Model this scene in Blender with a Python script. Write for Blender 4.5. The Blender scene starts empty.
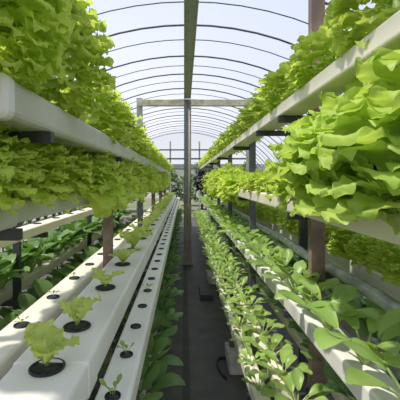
import bpy, math, random
from mathutils import Vector, Matrix
C = bpy.context.scene.collection
PI = math.pi
H = 1.5            # eye height; "rel" heights below are measured from the eye
ORD = ['zeroth','first','second','third','fourth','fifth','sixth','seventh','eighth','ninth','tenth','eleventh','twelfth','thirteenth',
 'fourteenth','fifteenth','sixteenth','seventeenth','eighteenth','nineteenth','twentieth']
TENS = {2:'twenty',3:'thirty',4:'forty',5:'fifty',6:'sixty'}
def ordw(n):
    if n <= 20: return ORD[n]
    t, u = divmod(n, 10)
    if u == 0: return TENS[t][:-1] + 'ieth'
    return TENS[t] + '-' + ORD[u]
def front(n, what='from the camera end'):
    return 'nearest the camera' if n == 1 else ordw(n) + ' from the camera'

# ------------------------------------------------------------------ materials
def lin(c):
    r = []
    for v in c:
        v /= 255
        r.append(v/12.92 if v <= .04045 else ((v+.055)/1.055)**2.4)
    return (*r, 1)
def mat(name, c1, c2=None, rough=.5, scale=8, metal=0, bump=0, coat=0, detail=3):
    m = bpy.data.materials.new(name); m.use_nodes = True
    nt = m.node_tree; n = nt.nodes; l = nt.links
    b = n['Principled BSDF']; b.inputs['Roughness'].default_value = rough; b.inputs['Metallic'].default_value = metal
    b.inputs['Coat Weight'].default_value = coat
    tc = n.new('ShaderNodeTexCoord'); no = n.new('ShaderNodeTexNoise'); no.inputs['Scale'].default_value = scale
    no.inputs['Detail'].default_value = detail
    l.new(tc.outputs['Object'], no.inputs['Vector'])
    r = n.new('ShaderNodeValToRGB'); r.color_ramp.elements[0].position = .35; r.color_ramp.elements[1].position = .68
    r.color_ramp.elements[0].color = lin(c2 or c1); r.color_ramp.elements[1].color = lin(c1)
    l.new(no.outputs['Fac'], r.inputs['Fac']); l.new(r.outputs['Color'], b.inputs['Base Color'])
    if bump:
        bp = n.new('ShaderNodeBump'); bp.inputs['Strength'].default_value = bump; bp.inputs['Distance'].default_value = .01
        l.new(no.outputs['Fac'], bp.inputs['Height']); l.new(bp.outputs['Normal'], b.inputs['Normal'])
    return m
def leafmat(name, c1, c2, tr, trans=.45, rough=.45, scale=9):
    m = bpy.data.materials.new(name); m.use_nodes = True
    nt = m.node_tree; n = nt.nodes; l = nt.links
    b = n['Principled BSDF']; b.inputs['Roughness'].default_value = rough; b.inputs['Specular IOR Level'].default_value = .35
    tc = n.new('ShaderNodeTexCoord'); no = n.new('ShaderNodeTexNoise'); no.inputs['Scale'].default_value = scale; no.inputs['Detail'].default_value = 4
    l.new(tc.outputs['Object'], no.inputs['Vector'])
    r = n.new('ShaderNodeValToRGB'); r.color_ramp.elements[0].position = .34; r.color_ramp.elements[1].position = .66
    r.color_ramp.elements[0].color = lin(c2); r.color_ramp.elements[1].color = lin(c1)
    l.new(no.outputs['Fac'], r.inputs['Fac'])
    oi = n.new('ShaderNodeObjectInfo'); hs = n.new('ShaderNodeHueSaturation')
    mr = n.new('ShaderNodeMapRange'); mr.inputs['To Min'].default_value = .85; mr.inputs['To Max'].default_value = 1.15
    l.new(oi.outputs['Random'], mr.inputs['Value']); l.new(mr.outputs['Result'], hs.inputs['Value'])
    l.new(r.outputs['Color'], hs.inputs['Color']); l.new(hs.outputs['Color'], b.inputs['Base Color'])
    t = n.new('ShaderNodeBsdfTranslucent'); mx = n.new('ShaderNodeMixRGB'); mx.blend_type = 'MIX'; mx.inputs['Fac'].default_value = .7
    l.new(hs.outputs['Color'], mx.inputs[1]); mx.inputs[2].default_value = lin(tr); l.new(mx.outputs[0], t.inputs['Color'])
    s = n.new('ShaderNodeMixShader'); s.inputs['Fac'].default_value = trans
    l.new(b.outputs[0], s.inputs[1]); l.new(t.outputs[0], s.inputs[2])
    l.new(s.outputs[0], n['Material Output'].inputs['Surface'])
    bp = n.new('ShaderNodeBump'); bp.inputs['Strength'].default_value = .25; bp.inputs['Distance'].default_value = .006
    n2 = n.new('ShaderNodeTexNoise'); n2.inputs['Scale'].default_value = 60; l.new(tc.outputs['Object'], n2.inputs['Vector'])
    l.new(n2.outputs['Fac'], bp.inputs['Height']); l.new(bp.outputs['Normal'], b.inputs['Normal'])
    return m
M = {}
M['pvc'] = mat('white_pvc', (232,230,220), (216,214,202), .38, 3)
M['pvc_cream'] = mat('cream_pvc', (232,227,205), (214,208,184), .42, 3)
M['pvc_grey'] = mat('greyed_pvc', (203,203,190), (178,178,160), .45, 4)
M['cup'] = mat('black_plastic', (32,34,36), (18,20,20), .5, 20)
M['medium'] = mat('growing_sponge', (52,56,40), (20,24,18), .9, 60, bump=.6)
M['steel'] = mat('dull_galvanised_steel', (104,108,112), (84,88,92), .55, 25)
M['beam_steel'] = mat('ridge_steel', (165,162,172), (145,142,155), .6, 12)
M['steel_dark'] = mat('dark_steel', (70,74,74), (52,55,54), .55, 18, .2)
M['steel_pale'] = mat('pale_galvanised_steel', (178,178,172), (152,152,146), .5, 14)
M['sleeve'] = mat('weathered_sleeve', (148,140,124), (122,115,102), .6, 10)
M['rust'] = mat('brown_painted_steel', (142,120,106), (112,94,84), .6, 14)
M['hoop'] = mat('hoop_steel', (96,100,106), (70,74,80), .5, 10, .2)
M['beam'] = mat('weathered_beam', (196,190,168), (146,142,120), .7, 9)
M['floor'] = mat('grey_walkway', (88,85,78), (68,66,61), .6, 5, bump=.15, detail=8)
M['seam'] = mat('walkway_seam', (70,68,62), (58,58,52), .7, 6)
M['ground'] = mat('soil', (122,126,98), (92,100,74), .95, 1.2)
M['block'] = mat('pale_concrete', (196,188,176), (164,158,148), .85, 16, bump=.3)
M['hose'] = mat('black_rubber', (28,28,30), (20,20,20), .4, 10)
M['film_silver'] = mat('silver_plastic_wrap', (200,203,200), (140,146,144), .3, 14, .2, bump=.5)
M['clear_cup'] = mat('clear_plastic', (210,215,205), None, .1, 5)
M['clear_cup'].node_tree.nodes['Principled BSDF'].inputs['Transmission Weight'].default_value = .85
M['bark'] = mat('bark', (96,82,66), (64,54,44), .9, 12)
M['wall'] = mat('pale_building_wall', (232,232,228), (214,214,210), .8, 2)
M['roof'] = mat('grey_roof', (150,155,160), (130,134,140), .7, 3)
M['let'] = leafmat('frilly_lettuce_leaf', (212,226,118), (182,208,90), (226,240,100), .55)
M['let2'] = leafmat('broad_lettuce_leaf', (192,212,106), (156,186,80), (208,230,90), .48)
M['seed'] = leafmat('young_lettuce_leaf', (216,228,138), (190,212,108), (222,236,108), .45)
M['choy'] = leafmat('smooth_choy_leaf', (160,188,100), (126,158,78), (184,210,84), .32, .35, 6)
M['dark'] = leafmat('shade_toned_choy_leaf', (124,152,86), (84,116,60), (110,160,45), .3, .4, 6)  # darker choy variety; shade on the lower rows is put into this green
M['stem'] = leafmat('pale_stem', (176,196,128), (150,176,100), (180,210,100), .2, .4, 6)
M['far'] = leafmat('far_tree_leaf', (110,132,96), (76,98,70), (130,160,80), .3, .6, 3)
M['purple'] = leafmat('dark_red_leaf', (52,46,40), (32,30,26), (60,50,30), .2, .6, 5)

m = bpy.data.materials.new('greenhouse_film'); m.use_nodes = True
nt = m.node_tree; n = nt.nodes; l = nt.links; n.remove(n['Principled BSDF'])
a = n.new('ShaderNodeBsdfTransparent'); a.inputs['Color'].default_value = (.97,.98,1,1)
t = n.new('ShaderNodeBsdfTranslucent'); t.inputs['Color'].default_value = (.74,.78,.86,1)
s = n.new('ShaderNodeMixShader'); s.inputs['Fac'].default_value = .22
l.new(a.outputs[0], s.inputs[1]); l.new(t.outputs[0], s.inputs[2]); l.new(s.outputs[0], n['Material Output'].inputs['Surface'])
M['film'] = m

# ------------------------------------------------------------------ mesh helpers
class MB:
    def __init__(s): s.v = []; s.f = []
    def add(s, vs, fs):
        k = len(s.v); s.v += [tuple(p) for p in vs]; s.f += [tuple(i+k for i in f) for f in fs]; return s
    def box(s, x0, x1, y0, y1, z0, z1, r=0.0):
        """box with its long (Y) edges rounded by r and ends chamfered"""
        if r <= 0:
            vs = [(x,y,z) for x in (x0,x1) for y in (y0,y1) for z in (z0,z1)]
            return s.add(vs, [(0,1,3,2),(4,6,7,5),(0,4,5,1),(2,3,7,6),(0,2,6,4),(1,5,7,3)])
        def ring(y, ins):
            p = []
            for (cx, cz, a0) in ((x1-r,z1-r,0),(x0+r,z1-r,90),(x0+r,z0+r,180),(x1-r,z0+r,270)):
                for k in range(4):
                    a = math.radians(a0 + 30*k)
                    rr = r - ins
                    p.append((cx+rr*math.cos(a), y, cz+rr*math.sin(a)))
            return p
        e = min(r*.5, (y1-y0)*.2)
        rs = [ring(y0, r*.5), ring(y0+e, 0), ring(y1-e, 0), ring(y1, r*.5)]
        n = 16; vs = sum(rs, [])
        fs = [(j*n+i, j*n+(i+1)%n, (j+1)*n+(i+1)%n, (j+1)*n+i) for j in range(3) for i in range(n)]
        fs += [tuple(range(n-1,-1,-1)), tuple(3*n+i for i in range(n))]
        return s.add(vs, fs)
    def lathe(s, prof, c=(0,0,0), n=20):
        vs = []; fs = []
        for (r, z) in prof:
            for k in range(n):
                a = 2*PI*k/n; vs.append((c[0]+r*math.cos(a), c[1]+r*math.sin(a), c[2]+z))
        for j in range(len(prof)-1):
            for k in range(n):
                fs.append((j*n+k, j*n+(k+1)%n, (j+1)*n+(k+1)%n, (j+1)*n+k))
        fs.append(tuple(range(n-1,-1,-1))); fs.append(tuple((len(prof)-1)*n+k for k in range(n)))
        return s.add(vs, fs)
    def tube(s, pts, r, n=8):
        pts = [Vector(p) for p in pts]; vs = []; fs = []
        rr = r if isinstance(r, (list,tuple)) else [r]*len(pts)
        for i, p in enumerate(pts):
            d = (pts[min(i+1,len(pts)-1)] - pts[max(i-1,0)]).normalized()
            u = d.cross(Vector((0,0,1)) if abs(d.z) < .9 else Vector((1,0,0))).normalized(); w = d.cross(u)
            for k in range(n):
                a = 2*PI*k/n; vs.append(p + (u*math.cos(a)+w*math.sin(a))*rr[i])
        for j in range(len(pts)-1):
            for k in range(n): fs.append((j*n+k, j*n+(k+1)%n, (j+1)*n+(k+1)%n, (j+1)*n+k))
        fs.append(tuple(range(n-1,-1,-1))); fs.append(tuple((len(pts)-1)*n+k for k in range(n)))
        return s.add(vs, fs)
    def mesh(s, name, m, smooth=False):
        me = bpy.data.meshes.new(name); me.from_pydata(s.v, [], s.f); me.validate()
        me.materials.append(m)
        if smooth: me.polygons.foreach_set('use_smooth', [True]*len(me.polygons))
        me.update(); return me
    def build(s, name, m, parent=None, smooth=False, loc=None):
        o = bpy.data.objects.new(name, s.mesh(name, m, smooth)); C.objects.link(o)
        if parent: o.parent = parent
        if loc: o.location = loc
        return o
def tag(o, label, cat, group=None):
    o['label'] = label; o['category'] = cat
    if group: o['group'] = group
    return o
def empty(name, loc, label, cat, group=None):
    o = bpy.data.objects.new(name, None); C.objects.link(o); o.location = loc; o.empty_display_size = .05
    return tag(o, label, cat, group)
def struct(o): o['kind'] = 'structure'; return o
def dup(root, loc, rz, sc, label, group=None):
    r = root.copy(); C.objects.link(r); r.location = loc; r.rotation_euler = (0,0,rz); r.scale = sc if isinstance(sc, tuple) else (sc,)*3
    r['label'] = label
    if group: r['group'] = group
    for ch in list(root.children):
        c = ch.copy(); C.objects.link(c); c.parent = r
    return r

# ------------------------------------------------------------------ leaves and plants
def leaf(mb, rng, az, L, W, f0, f1, nu=12, nv=10, ruffle=.1, freq=5, cup=.2, base=(0,0,0), u0=.1, frill=.0, pointy=.0, lift=0, thin=.18):
    """one leaf: grows from base, bends from f0 to f1 (radians from vertical)"""
    p1, p2, p3 = rng.uniform(0,6.3), rng.uniform(0,6.3), rng.uniform(0,6.3)
    tw = rng.uniform(-.25,.25)
    cx = u0*L*.15; cz = lift; vs = []; fs = []
    for i in range(nu+1):
        u = i/nu
        f = f0 + (f1-f0)*u**1.3
        if i: cx += math.sin(f)*L/nu; cz += math.cos(f)*L/nu
        w = thin + (1-thin)*min(1, max(0,(u-.02)/.55))**.8
        if u > .5: w *= math.sqrt(max(.04, 1-((u-.5)/.52)**(2.6-pointy)))
        w *= W
        nx, nz = -math.cos(f), math.sin(f)        # normal, towards the plant's heart/up
        for j in range(nv+1):
            v = -1 + 2*j/nv
            e = abs(v)
            edge = max(e, (u-.55)/.45 if u > .55 else 0)
            rr = ruffle*L*edge**1.7*(math.sin(freq*2*PI*u + p1 + 2.2*v) * .6 + math.sin(freq*3.7*u + p2 - 3.7*v*freq*.35)*.5)*(.25+.75*u)
            if frill: rr += frill*L*edge**2.5*math.sin(30*u + 5*v + p3)
            d = rr + cup*w*e*e + .03*L*math.sin(5*u+p2)
            x = cx + nx*d; z = cz + nz*d
            y = v*w*(1-.12*e) + tw*u*w*.5 + (frill*L*.6*edge**2*math.sin(30*u+p3+1.5)*(1 if v > 0 else -1))
            x += (1-math.cos(v*.9))*(-.12*L*u)
            vs.append((x, y, z))
    ca, sa = math.cos(az), math.sin(az)
    vs = [(base[0]+x*ca-y*sa, base[1]+x*sa+y*ca, base[2]+z) for x,y,z in vs]
    for i in range(nu):
        for j in range(nv):
            a = i*(nv+1)+j; fs.append((a, a+1, a+nv+2, a+nv+1))
    mb.add(vs, fs)
GA = 2.39996
def lettuce_meshes(seed, kind):
    rng = random.Random(seed); mb = MB()
    if kind == 'frilly':      # tall bushy head, about .3 high and .36 across
        n = 74
        for i in range(n):
            t = i/(n-1)
            L = .25 - .06*t + rng.uniform(-.04,.03)
            f0 = 1.15 - 1.05*t + rng.uniform(-.15,.15); f1 = 2.35 - 1.7*t + rng.uniform(-.35,.3)
            leaf(mb, rng, i*GA+rng.uniform(-.25,.25), L, L*(.30+.1*rng.random()), f0, f1, 27, 12, .085, 3.2, .15, (0,0,.01+.09*t), frill=.05)
    elif kind == 'drape':     # head whose outer leaves hang over the channel edge
        n = 74
        for i in range(n):
            t = i/(n-1)
            L = .25 - .06*t + rng.uniform(-.04,.03)
            f0 = 1.45 - 1.35*t + rng.uniform(-.15,.15); f1 = 3.05 - 2.4*t + rng.uniform(-.35,.3)
            leaf(mb, rng, i*GA+rng.uniform(-.25,.25), L, L*(.30+.1*rng.random()), f0, f1, 27, 12, .085, 3.2, .15, (0,0,.02+.09*t), frill=.05)
    elif kind == 'broad':     # looser head of wide wavy leaves
        n = 34
        for i in range(n):
            t = i/(n-1)
            L = .28 - .06*t + rng.uniform(-.04,.04)
            f0 = 1.15 - 1.0*t + rng.uniform(-.1,.1); f1 = 2.7 - 2.0*t + rng.uniform(-.3,.3)
            leaf(mb, rng, i*GA+rng.uniform(-.3,.3), L, L*(.42+.1*rng.random()), f0, f1, 22, 18, .085, 2.6, .2, (0,0,.01+.07*t), frill=.016)
    elif kind == 'young':     # a few ragged seedling leaves
        n = 4 + seed % 3
        for i in range(n):
            L = rng.uniform(.10,.15)
            leaf(mb, rng, i*GA+rng.uniform(-.4,.4), L, L*rng.uniform(.27,.36), rng.uniform(.2,.65), rng.uniform(.9,1.7), 26, 12, .07, 2.6, .2, (0,0,.012), frill=.06, thin=.05)
    st = MB()
    if kind == 'young': st.tube([(0,0,.006),(0,0,.02),(.004,0,.035)], [.006,.006,.004], 6)
    else: st.tube([(0,0,-.02),(0,0,.02),(0,0,.06)], [.016,.018,.012], 8)
    return mb, st
def head_mesh(seed, n, rx, rz, L0, low=2.55, wr=.5, nu=12, nv=10, ruf=.12, fr=.05, freq=2.3, lump=.16, fk=.75, dr=.75):
    """rounded lettuce head: ruffled leaf tops grown outwards from the heart all over a lumpy dome"""
    rng = random.Random(seed); mb = MB(); ph = [rng.uniform(0,6.28) for _ in range(4)]
    for i in range(n):
        t = (i+.5)/n; th = math.acos(1-(1-math.cos(low))*t) + rng.uniform(-.08,.08); az = i*GA + rng.uniform(-.2,.2)
        L = L0*rng.uniform(.75,1.25)
        k = 1 + lump*(math.sin(3*az+ph[0])*math.sin(2.2*th+ph[1]) + .6*math.sin(5*az+ph[2]+3*th)) + rng.uniform(-.07,.07)
        sx = max(.01, rx*k*math.sin(th) - L*.55*math.sin(th)); sz = rz*.48 + rz*.54*k*math.cos(th) - L*.55*math.cos(th)*(1 if th < PI/2 else .2)
        f = min(th, 2.2)*fk; wob = rng.uniform(-.5,.5) if fk < .7 else 0
        leaf(mb, rng, az+wob, L, L*wr*rng.uniform(.8,1.2), f-.25+rng.uniform(-.3,.3), f+dr+rng.uniform(-.35,.5), nu, nv, ruf, freq, .1,
             (sx*math.cos(az), sx*math.sin(az), max(.01,sz)), frill=fr, thin=.35, u0=0)
    st = MB(); st.tube([(0,0,-.0),(0,0,rz*.3),(0,0,rz*.6)], [.016,.02,.012], 8)
    return mb, st
def choy_meshes(seed, n=8, size=1.0, spread=0):
    rng = random.Random(seed); mb = MB(); st = MB()
    for i in range(n):
        t = i/(n-1); az = i*GA + rng.uniform(-.3,.3)
        f0 = (.75 - .55*t + spread) + rng.uniform(-.1,.1)
        P = size*(.085 - .02*t)*rng.uniform(.8,1.25)
        pts = []; x = .004; z = .004; f = f0*.7
        for k in range(5):
            pts.append((x*math.cos(az), x*math.sin(az), z)); f = f0*(.7+.12*k)
            x += math.sin(f)*P/4; z += math.cos(f)*P/4
        st.tube(pts, [.005*size,.0045*size,.004*size,.0032*size,.0028*size], 5)
        L = size*rng.uniform(.10,.135)*(1-.25*t)
        m2 = MB(); leaf(m2, rng, 0, L, L*rng.uniform(.34,.42), f0*1.15, f0*1.15+rng.uniform(.35,.95), 9, 8, .03, 1.3, -.22 if rng.random() < .3 else .28, thin=.2, pointy=.5)
        ca, sa = math.cos(az), math.sin(az); bx, by, bz = pts[-1]
        tw = rng.uniform(-.4,.4); R = Matrix.Rotation(az+tw, 3, 'Z')
        m2.v = [tuple(R @ Vector(p) + Vector((bx,by,bz))) for p in m2.v]
        mb.add(m2.v, m2.f)
    return mb, st

def proto_set(name, leafname, specs, m, stemmat='stem', parts=('foliage','stem')):
    """returns list of (foliage mesh, stem mesh)"""
    out = []
    for mb, st in specs: out.append((mb.mesh(leafname, m, True), st.mesh('stem', M[stemmat], True)))
    return out
P = {
 'frilly': proto_set('lettuce','foliage',[head_mesh(s, 165, .19, .29, .10) for s in (1,2,3,4)], M['let']),
 'huge': proto_set('lettuce','foliage',[head_mesh(s, 420, .25, .48, .105) for s in (8,9)], M['let']),
 'drape': proto_set('lettuce','foliage',[lettuce_meshes(s,'drape') for s in (5,6)]+[head_mesh(7, 165, .2, .3, .10)], M['let']),
 'broad': proto_set('lettuce','foliage',[head_mesh(s, 110, .25, .36, .17, 2.6, .5, 24, 18, .1, .035, 2.0, .12, .5, 1.15) for s in (11,12,13)], M['let2']),
 'young': proto_set('seedling','foliage',[lettuce_meshes(s,'young') for s in (20,21,22,23,24)], M['seed']),
 'choy': proto_set('choy','foliage',[choy_meshes(s, 9, 1, .3) for s in (31,32,33,34)], M['choy']),
 'dark': proto_set('choy','foliage',[choy_meshes(s, 13, 1.0, .15) for s in (41,42,43)], M['dark']),
 'sprout': proto_set('sprout','foliage',[choy_meshes(s, 4, .28) for s in (51,52)], M['choy']),
}
rg = random.Random(7)
def plant(kind, name, loc, sc, label, cat, group, rz=None, var=None, tilt=(0,0)):
    fm, sm = P[kind][var if var is not None else rg.randrange(len(P[kind]))]
    r = empty(name, loc, label, cat, group)
    r.rotation_euler = (tilt[0], tilt[1], rg.uniform(0,6.28) if rz is None else rz)
    r.scale = sc if isinstance(sc, tuple) else (sc,)*3
    for nm, me in (('foliage', fm), ('stem', sm)):
        o = bpy.data.objects.new(nm, me); C.objects.link(o); o.parent = r
    return r
def stations(y0, y1, step):
    out = []; y = y0
    while y < y1: out.append(y); y += step
    return out

# ------------------------------------------------------------------ channels
def channel(x0, x1, ztop, h, y0, y1, m, label, name='growing_channel', r=.012, cap=True, joints=(), group=None, legs=()):
    t = empty(name, ((x0+x1)/2, y0, H+ztop-h), label, 'channel', group)
    ox, oy, oz = t.location
    MB().box(x0-ox, x1-ox, .0, y1-oy, 0, h, r).build('channel_body', m, t)
    if cap: MB().box(x0-ox-.004, x1-ox+.004, -.02, .03, -.004, h+.004, r+.002).build('end_cap', M['pvc'], t)
    for y in joints:
        MB().box(x0-ox-.004, x1-ox+.004, y-oy-.05, y-oy+.05, -.004, h+.004, r+.002).build('joint_sleeve', m, t)
    for y in legs:
        for dx in (-.03, .03):
            MB().box((x0+x1)/2-ox+dx-.008, (x0+x1)/2-ox+dx+.008, y-oy, y-oy+.016, .001-oz, .006).build('leg', M['steel_dark'], t)
    return t
# left rack
channel(-.74, -.42, .252, .102, .84, 11, M['pvc_grey'], 'broad pale trough on the topmost left shelf under the tall lettuce heads', 'growing_trough', .018)
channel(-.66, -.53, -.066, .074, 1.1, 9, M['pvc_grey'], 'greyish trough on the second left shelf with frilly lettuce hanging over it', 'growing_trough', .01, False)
MBs = MB().box(-.67, -.52, .80, 1.10, H-.148, H-.06, .014)
tag(MBs.build('pipe_coupling', M['pvc_grey']), 'greyish coupling sleeve at the near end of the second left trough', 'coupling')
channel(-.64, -.52, -.52, .08, .75, 11, M['pvc_cream'], 'cream channel with black cups, left of the wide white seedling channel')
channel(-.465, -.262, -.50, .10, .72, 11.4, M['pvc'], 'wide white channel of young lettuce seedlings on the left waist-high shelf', joints=(1.0,))
channel(-.248, -.147, -.60, .08, .70, 12.2, M['pvc'], 'narrow white channel full of dark holes bordering the aisle on the left')
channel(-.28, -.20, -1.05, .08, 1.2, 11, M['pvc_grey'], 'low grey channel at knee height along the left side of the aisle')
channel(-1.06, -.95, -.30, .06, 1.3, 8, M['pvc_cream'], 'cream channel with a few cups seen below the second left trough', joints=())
channel(-1.31, -1.21, -.75, .08, 1.5, 7, M['pvc_cream'], 'beige channel among the dark leaves at the far left')
# right rack
channel(.50, .62, .40, .065, .35, 11, M['pvc_cream'], 'cream channel on the topmost right shelf holding a row of lettuce', r=.01)
channel(.55, .64, -.09, .08, .4, 6.85, M['pvc_cream'], 'cream channel at eye height on the right under the big lettuce heads', r=.01)
channel(.86, .97, -.41, .08, .9, 9, M['pvc'], 'white channel behind the brown right post, below the eye-height channel')
channel(.53, .635, -.60, .08, .5, 10.6, M['pvc'], 'white waist-high channel of broad leafy greens on the right', r=.012)
channel(.34, .42, -1.05, .07, 1.1, 11, M['pvc_cream'], 'low sunlit channel along the right edge of the walkway')
channel(.478, .556, -1.05, .07, 1.1, 11, M['pvc_cream'], 'second low sunlit channel from the walkway on the right')
channel(.73, .81, -1.0, .07, 1.2, 10, M['pvc_cream'], 'low channel deep under the right rack, farthest from the walkway')

# ------------------------------------------------------------------ cups
def cup_meshes(r):
    rim = MB().lathe([(r*.92,0),(r,.0),(r*1.02,.004),(r*1.0,.005),(r*.93,.005),(r*.90,.002),(r*.90,.001)], n=24)
    med = MB().lathe([(r*.89,0),(r*.89,.001),(r*.4,.002)], n=20)
    return rim.mesh('rim', M['cup'], True), med.mesh('growing_medium', M['cup' if r < .03 else 'medium'], True)
cupA, cupB = cup_meshes(.046), cup_meshes(.022)
cupC = cup_meshes(.027)
def cup(ms, x, y, z, label, group):
    r = empty('net_cup', (x,y,z), label, 'plant cup', group)
    for nm, me in zip(('rim','growing_medium'), ms):
        o = bpy.data.objects.new(nm, me); C.objects.link(o); o.parent = r
    return r
ysA = [.93,1.19,1.62,2.07] + stations(2.52, 11.2, .46)
for i, y in enumerate(ysA, 1):
    cup(cupA, -.3635, y, H-.4995, 'round black cup in the wide white left channel, %s' % front(i), 'cups of the wide left channel')
    sc = (.92,.95,.85,.95)[i-1] if i <= 4 else rg.uniform(1.1,1.6)
    plant('young', 'lettuce_seedling', (-.3635, y, H-.497), (sc,sc,sc*.85), 'pale green lettuce seedling in the wide white left channel, %s' % front(i), 'lettuce seedling', 'seedlings of the wide left channel',
          var=(i*3) % 5)
for i, y in enumerate([.95]+stations(1.25, 10.8, .3), 1):
    cup(cupC, -.58, y, H-.5195, 'flat black cup in the cream channel left of the wide one, %s' % front(i), 'cups of the cream left channel')
    if i in (2,3,4): plant('sprout','tiny_sprout', (-.58,y,H-.516), .6, 'tiny sprout just emerging in the cream left channel, %s of three' % ORD[i-1], 'sprout', 'sprouts of the cream channel')
for i, y in enumerate(stations(.968, 12, .231), 1):
    cup(cupB, -.197, y, H-.5995, 'small black hole cup in the narrow left aisle channel, %s' % front(i), 'cups of the narrow aisle channel')
    if i in (1,2,5): plant('sprout','tiny_sprout', (-.197,y,H-.596), (1.1,.9,.8)[(1,2,5).index(i)], 'tiny green sprout in the narrow aisle channel, %s' % ('nearest the camera','second from the camera','farthest of the three')[(1,2,5).index(i)], 'sprout', 'sprouts of the aisle channel')
for i, y in enumerate(stations(1.7, 7.8, .35), 1):
    cup(cupC, -1.005, y, H-.2995, 'black cup in the cream channel below the second left trough, %s' % front(i), 'cups of the far left channel')

# ------------------------------------------------------------------ plants
def row(kind, name, x, z, ys, scf, lab, cat, group, jx=.01, jz=0, tilt=0, skip=()):
    for i, y in enumerate(ys, 1):
        if i in skip: continue
        plant(kind, name, (x+rg.uniform(-jx,jx), y+rg.uniform(-.02,.02), z), scf(i,y), lab % front(i), cat, group, tilt=(0, tilt))
# topmost left shelf
row('huge','frilly_lettuce', -.57, H+.25, [.86,1.32], lambda i,y: (.95,.95,1.0),
    'huge frilly green lettuce head on the topmost left trough, %s', 'lettuce', 'tall lettuce heads of the top left trough')
row('frilly','frilly_lettuce', -.55, H+.25, [2.05,2.45,2.85]+stations(3.22, 10.9, .36), lambda i,y: (1,1,1.0) if i<4 else (.92,.98,.74),
    'smaller frilly lettuce on the topmost left trough beyond the huge heads, %s', 'lettuce', 'small lettuce heads of the top left trough')
# second left shelf
row('frilly','frilly_lettuce', -.62, H-.07, [.95,1.25,1.55,1.82], lambda i,y: (.85,.85,.8),
    'upright frilly lettuce at the near end of the second left trough, %s', 'lettuce', 'lettuce heads of the second left trough')
row('drape','frilly_lettuce', -.52, H-.09, stations(1.98, 8.9, .3), lambda i,y: (.85,.85,.9),
    'frilly lettuce draped over the aisle side of the second left trough, %s', 'lettuce', 'draping lettuce of the second left trough')
# topmost right shelf
row('frilly','frilly_lettuce', .62, H+.398, [1.02,1.5,1.95,2.35]+stations(2.75, 11, .36), lambda i,y: (.8,.85,.9) if i==1 else ((.76,.82,.7) if i<5 else (.72,.9,.66)),
    'frilly bright lettuce head on the topmost right channel, %s', 'lettuce', 'lettuce heads of the top right channel')
# eye-height right shelf
row('broad','broad_leaf_lettuce', .62, H-.15, [.88,1.22,1.5], lambda i,y: ((.9,.9,1.15),(.95,.95,1.08),(.85,.85,.98))[i-1],
    'huge broad-leaved lettuce on the eye-height right channel, %s', 'lettuce', 'broad lettuce of the right channel')
row('drape','frilly_lettuce', .56, H-.15, stations(3.75, 6.7, .3), lambda i,y: (.95,.9,.95),
    'frilly lettuce draped over the far part of the eye-height right channel, %s', 'lettuce', 'draping lettuce of the right channel')
row('frilly','frilly_lettuce', .63, H-.092, [2.0,2.3,2.6,2.9,3.2,3.48], lambda i,y: (.5,.5,.5),
    'small frilly lettuce just beyond the broad-leaved ones at right, %s', 'lettuce', 'frilly lettuce of the right channel')
# behind, right
row('frilly','frilly_lettuce', .93, H-.412, stations(1.15, 8.9, .26), lambda i,y: (.62,.62,.6),
    'low frilly lettuce in the channel behind the brown right post, %s', 'lettuce', 'lettuce of the rear right channel')
# leafy greens
row('choy','leafy_green', .583, H-.602, stations(.92, 10.5, .235), lambda i,y: 1.3 if i < 5 else 1.15,
    'smooth leafy green in the waist-high right channel, %s', 'leafy green', 'leafy greens of the waist-high right channel')
row('choy','leafy_green', .38, H-1.052, stations(1.75, 10.8, .235), lambda i,y: .58 if i<9 else .85,
    'small leafy green in the low channel edging the walkway, %s', 'leafy green', 'leafy greens of the lowest right channel')
row('choy','leafy_green', .517, H-1.052, stations(1.6, 10.8, .235), lambda i,y: .95,
    'leafy green in the second low channel right of the walkway, %s', 'leafy green', 'leafy greens of the second low right channel')
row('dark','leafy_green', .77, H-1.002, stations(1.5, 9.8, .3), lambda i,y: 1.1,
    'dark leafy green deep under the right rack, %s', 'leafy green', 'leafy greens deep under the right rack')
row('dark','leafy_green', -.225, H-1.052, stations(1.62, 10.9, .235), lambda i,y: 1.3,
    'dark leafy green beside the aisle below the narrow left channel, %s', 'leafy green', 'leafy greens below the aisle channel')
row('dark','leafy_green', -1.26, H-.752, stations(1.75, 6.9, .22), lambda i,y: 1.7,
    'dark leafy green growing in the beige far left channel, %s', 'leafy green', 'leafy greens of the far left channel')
# rear left bed rows
for k, (x, zz) in enumerate(((-.8,-1.0),(-1.6,-.95),(-1.32,-1.32),(-1.98,-.55),(-2.3,-.2))):
    nm = ('dim lowest','dim knee-high','floor-level rear','waist-high rear','highest rear')[k]
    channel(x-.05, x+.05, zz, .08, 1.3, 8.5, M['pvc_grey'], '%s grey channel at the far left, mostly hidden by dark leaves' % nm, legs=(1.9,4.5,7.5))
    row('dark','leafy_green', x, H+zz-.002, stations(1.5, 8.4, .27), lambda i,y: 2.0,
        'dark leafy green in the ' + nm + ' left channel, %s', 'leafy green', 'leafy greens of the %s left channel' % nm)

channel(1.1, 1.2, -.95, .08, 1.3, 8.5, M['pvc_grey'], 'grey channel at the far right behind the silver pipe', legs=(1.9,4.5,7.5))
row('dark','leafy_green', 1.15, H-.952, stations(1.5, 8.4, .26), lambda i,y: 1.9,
    'dark leafy green at the far right behind the silver pipe, %s', 'leafy green', 'leafy greens of the far right channel')
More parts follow.
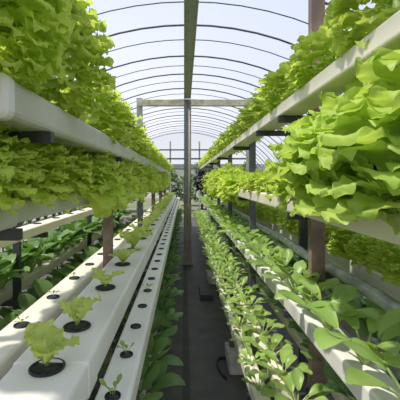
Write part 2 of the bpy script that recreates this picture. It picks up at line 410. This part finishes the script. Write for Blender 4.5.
# ------------------------------------------------------------------ rack frames
def rack(px, y, w, ztop, arms, m, label, name='rack_post', zb=-H):
    t = empty(name, (px, y, H+zb), label, 'rack post', 'rack posts')
    MB().box(-w/2, w/2, -w*.35, w*.35, .006, ztop-zb).build('post', m, t)
    MB().box(-w*.9, w*.9, -w*.7, w*.7, 0, .008).build('base_plate', M['steel_dark'], t)
    for (x0, x1, zt) in arms:
        # arm runs on the rear side of the post
        MB().box(x0-px, x1-px, w*.35, w*.35+.03, zt-zb-.035, zt-zb-.0005).build('support_arm', M['steel_dark'], t)
    return t
LA = [(-.78,-.41,.15),(-.68,-.46,-.14),(-.65,-.255,-.60),(-.52,-.14,-.68),(-.52,-.19,-1.13)]
k = 0
for y in (2.27, 3.95, 5.63, 7.31, 8.99):
    k += 1
    rack(-.4925, y, .058, .147, LA if k > 0 else LA, M['rust'] if k != 2 else M['steel'], ('brown' if k != 2 else 'grey') + ' post beside the wide white left channel, %s' % front(k))
rack(-.85, 1.06, .05, .147, [(-.88,-.41,.15),(-.88,-.51,-.152),(-.88,-.255,-.605),(-.88,-.14,-.685)], M['steel_dark'], 'dark post and arm under the near end of the topmost left trough')
for k, y in enumerate((2.38, 4.2, 6.0), 1):
    rack(-1.135, y, .045, -.1, [(-1.16,-.94,-.36),(-1.32,-1.1,-.83)], M['steel_dark'], 'dark post of the far left rack, %s' % front(k))
RA = [(.49,.71,.335),(.54,.71,-.17),(.52,.71,-.68),(.64,.98,-.49),(.33,.71,-1.12),(.64,.83,-1.08)]
for k, y in enumerate((1.79, 3.47, 5.15, 6.83, 8.51), 1):
    rack(.678, y, .068 if k == 1 else .06, 1.35 if k == 1 else .62, RA, M['rust'] if k == 1 else M['steel'], ('tall brown' if k == 1 else 'grey') + ' post of the right rack, %s' % front(k))
rack(.80, 2.35, .05, .345, [(.49,.83,.335)], M['steel_dark'], 'dark bracket post behind the big lettuce carrying the top right channel')

# ------------------------------------------------------------------ support column, beams, hoops
t = empty('support_column', (.06, 6.2, 0), 'grey steel column standing in the middle of the aisle', 'column')
MB().box(-.06, .035, -.03, .03, .0, 2.915).build('column_web', M['steel'], t)
MB().tube([(.042,-.03,.0),(.042,-.03,2.9)], .024, 12).build('conduit_pipe', M['sleeve'], t, True)
MB().box(-.066, .07, -.06, .04, 0, 1.08).build('lower_sleeve', M['sleeve'], t)
MB().box(-.1, .1, -.1, .08, 0, .012).build('base_plate', M['steel_dark'], t)
# ridge beam with lips
b = MB().box(0, .012, -2.5, 6.17, H+1.42, H+1.53); b.box(.106, .118, -2.5, 6.17, H+1.42, H+1.53); b.box(.0121, .1059, -2.5, 6.17, H+1.435, H+1.447)
o = struct(b.build('trim_1', M['beam_steel']))
# cross beam
o = struct(MB().box(-.83, 1.22, 6.26, 6.34, H+1.33, H+1.44, .006).build('trim_2', M['beam']))
for i,(x,w) in enumerate(((-.81,.1),(1.2,.11))):
    struct(MB().box(x-w/2, x+w/2, 6.35, 6.35+w, 0, H+1.49).build('trim_%d' % (3+i), M['steel_pale']))
# tunnel hoops
R = 3.6; ZC = H+1.9-R
def hoop(y, r, m, idx, RR=R):
    pts = []
    for k in range(41):
        a = PI*k/40 * 1.0
        z = ZC + RR*math.sin(a)
        if z < 0: continue
        pts.append((.05+RR*math.cos(a), y, z))
    struct(MB().tube(pts, r, 6).build('trim_%d' % idx, m, None, True))
idx = 5
ys = [1.3, 2.3, 3.29, 4.29, 5.36, 6.27, 7.25, 8.25, 9.25, 10.25, 11.25, 12.25, 13.25, 14.0]
for y in ys: hoop(y, .012, M['hoop'], idx); idx += 1
for a, b2 in zip(ys, ys[1:]):
    hoop(a+.42, .0065, M['steel'], idx, R-.01); idx += 1
# film
b = MB(); n = 48; vs = []
for yy in (-2.6, 14.05):
    for k in range(n+1):
        a = PI*k/n; z = ZC+(R+.02)*math.sin(a); vs.append((.05+(R+.02)*math.cos(a), yy, max(z, -.01)))
b.add(vs, [(k, k+1, n+1+k+1, n+1+k) for k in range(n)])
struct(b.build('ceiling', M['film'], None, True))
# end frame of the tunnel
for z, h in ((H+1.18,.05),(H+.82,.06),(H+.42,.04)):
    struct(MB().box(-2.4, 2.5, 13.97, 14.03, z, z+h).build('trim_%d' % idx, M['hoop'])); idx += 1
for x in (-1.25,-.55,.62,1.35):
    struct(MB().box(x-.03, x+.03, 14.04, 14.1, 0, H+1.55).build('trim_%d' % idx, M['steel_pale'])); idx += 1

# ------------------------------------------------------------------ floor, ground
def plane(name, x0, x1, y0, y1, z, m, t=.05):
    return struct(MB().box(x0, x1, y0, y1, z-t, z).build(name, m))
plane('floor', -3.7, 3.8, -2.6, 14.2, 0, M['floor'])
plane('ground', -60, 60, -40, 80, -.051, M['ground'])
struct(MB().box(-.012, .045, .3, 13.9, .0, .003).build('trim_%d' % idx, M['seam'])); idx += 1

# ------------------------------------------------------------------ small things on the floor and racks
for k,(x,y) in enumerate(((.42,2.85),(.42,5.2)),1):
    tag(MB().box(x-.07,x+.07,y-.16,y+.16,0,.11,.008).build('concrete_block', M['block']), 'pale concrete block under the low channel edging the walkway, %s' % ('nearer one','farther one')[k-1], 'block')
o = tag(MB().lathe([(.028,0),(.034,.09),(.032,.09),(.0265,.004)], n=20).build('plastic_tumbler', M['clear_cup'], None, True, (.405,2.93,.11)), 'clear plastic tumbler standing on the nearer concrete block', 'tumbler')
pts = [(.30+.09*math.cos(a)+.02*a, 2.72+.22*math.sin(a*.9), .012) for a in [i*.25 for i in range(17)]]
tag(MB().tube(pts, .009, 8).build('water_hose', M['hose'], None, True), 'loop of black hose lying on the walkway by the low right channel', 'hose')
tag(MB().box(.2,.36,4.35,4.75,0,.07,.01).build('drain_tray', M['steel_dark']), 'dark tray lying flat on the walkway at the right side', 'tray')
pts = [(.76+.012*math.sin(y*5), y, H-.460+.002*math.sin(y*3.1)) for y in [.9+.12*i for i in range(60)]]
tag(MB().tube(pts, [.028+.002*math.sin(i*1.7) for i in range(60)], 12).build('supply_pipe', M['film_silver'], None, True), 'silver wrapped water pipe running behind the waist-high right channel', 'pipe')
pts = [(.815+.01*math.sin(y*4+1), y, H-.475+.003*math.sin(y*2.3)) for y in [.9+.12*i for i in range(60)]]
tag(MB().tube(pts, .012, 8).build('water_hose', M['hose'], None, True), 'black hose resting alongside the silver pipe on the right', 'hose')

# ------------------------------------------------------------------ far end
rg2 = random.Random(5)
def bush(name, loc, rx, h, nleaf, m, label, cat, size=.12, trunk=True):
    t = empty(name, loc, label, cat)
    mb = MB()
    for i in range(nleaf):
        a = rg2.uniform(0,6.28); u = rg2.random()**.5; zz = rg2.uniform(.15,1)
        rad = rx*u*math.sqrt(max(.05, 1-((zz-.55)/.5)**2))
        leaf(mb, rg2, rg2.uniform(0,6.28), size*rg2.uniform(.7,1.3), size*.4, rg2.uniform(.1,1.4), rg2.uniform(.8,2.2), 3, 2, .03, 2, .2, (rad*math.cos(a), rad*math.sin(a), zz*h))
    mb.build('foliage', m, t, True)
    if trunk:
        MB().tube([(0,0,0),(.03,0,h*.4),(0,.02,h*.8)], [rx*.08,rx*.06,rx*.03], 7).build('trunk', M['bark'], t, True)
    return t
for i,(x,y,rx,h) in enumerate(((-3.2,17,1.1,2.2),(-.75,17.5,.6,2.0),(.95,18.4,.7,2.4),(3.3,17.2,1.0,2.3),(.05,21,.7,1.7))):
    bush('tree', (x,y,-.05), rx, h, 420, M['far'], ('grey-green tree beyond the left end of the tunnel','slim green tree beyond the tunnel end left of the column','thin grey tree beyond the tunnel end right of the column','green tree beyond the right end of the tunnel','low shrubby tree far behind the middle column')[i], 'tree', .22)
# hanging dark plant at right of the column
t = empty('hanging_plant', (.50, 10.6, H-.30), 'dark reddish plant hanging under the topmost right channel near its far end', 'plant')
mb = MB()
for i in range(160):
    a = rg2.uniform(0,6.28); zz = rg2.random(); rad = .17*math.sqrt(rg2.random())*(.5+.5*math.sin(PI*zz))
    leaf(mb, rg2, a, .12, .045, rg2.uniform(1,2.2), rg2.uniform(1.8,2.9), 3, 2, .03, 2, .2, (rad*math.cos(a), rad*math.sin(a), zz*.6))
mb.build('foliage', M['purple'], t, True)
MB().tube([(.0,0,.2),(.02,0,.634)], .01, 6).build('hanging_cord', M['hose'], t)
# pale building far behind
t = empty('greenhouse_building', (0, 30, 0), 'white low building far beyond the open tunnel end', 'building')
MB().box(-14, 14, 0, 6, -.05, 2.6).build('wall', M['wall'], t)
MB().box(-14.3, 14.3, -.3, 6.3, 2.6, 2.85).build('roof', M['roof'], t)

# ------------------------------------------------------------------ light and camera
w = bpy.data.worlds.new('sky'); bpy.context.scene.world = w; w.use_nodes = True
nt = w.node_tree; n = nt.nodes; l = nt.links
bg = n['Background']; tc = n.new('ShaderNodeTexCoord'); sx = n.new('ShaderNodeSeparateXYZ'); cr = n.new('ShaderNodeValToRGB')
l.new(tc.outputs['Generated'], sx.inputs[0]); l.new(sx.outputs['Z'], cr.inputs['Fac']); l.new(cr.outputs['Color'], bg.inputs['Color'])
cr.color_ramp.elements[0].position = 0; cr.color_ramp.elements[0].color = (.88,.89,.92,1)
cr.color_ramp.elements[1].position = .6; cr.color_ramp.elements[1].color = (.50,.58,.82,1)
bg.inputs['Strength'].default_value = 1.0
sd = bpy.data.lights.new('sun','SUN'); sd.energy = 6.0; sd.angle = math.radians(2.5); sd.color = (1,.94,.85)
so = bpy.data.objects.new('sun', sd); C.objects.link(so)
so.rotation_euler = Vector((.43,.14,-.89)).to_track_quat('-Z','Y').to_euler()
cd = bpy.data.cameras.new('camera'); cam = bpy.data.objects.new('camera', cd); C.objects.link(cam)
cd.sensor_width = 36; cd.lens = 36*350/400; cd.clip_start = .05; cd.clip_end = 300
cd.shift_x = 16/400; cd.shift_y = -20/400
cam.location = (0,0,H); cam.rotation_euler = (PI/2,0,0)
sc = bpy.context.scene; sc.camera = cam
sc.view_settings.view_transform = 'Standard'; sc.view_settings.look = 'None'; sc.view_settings.gamma = 1; sc.view_settings.exposure = 0.0
sc.cycles.max_bounces = 10; sc.cycles.transparent_max_bounces = 16
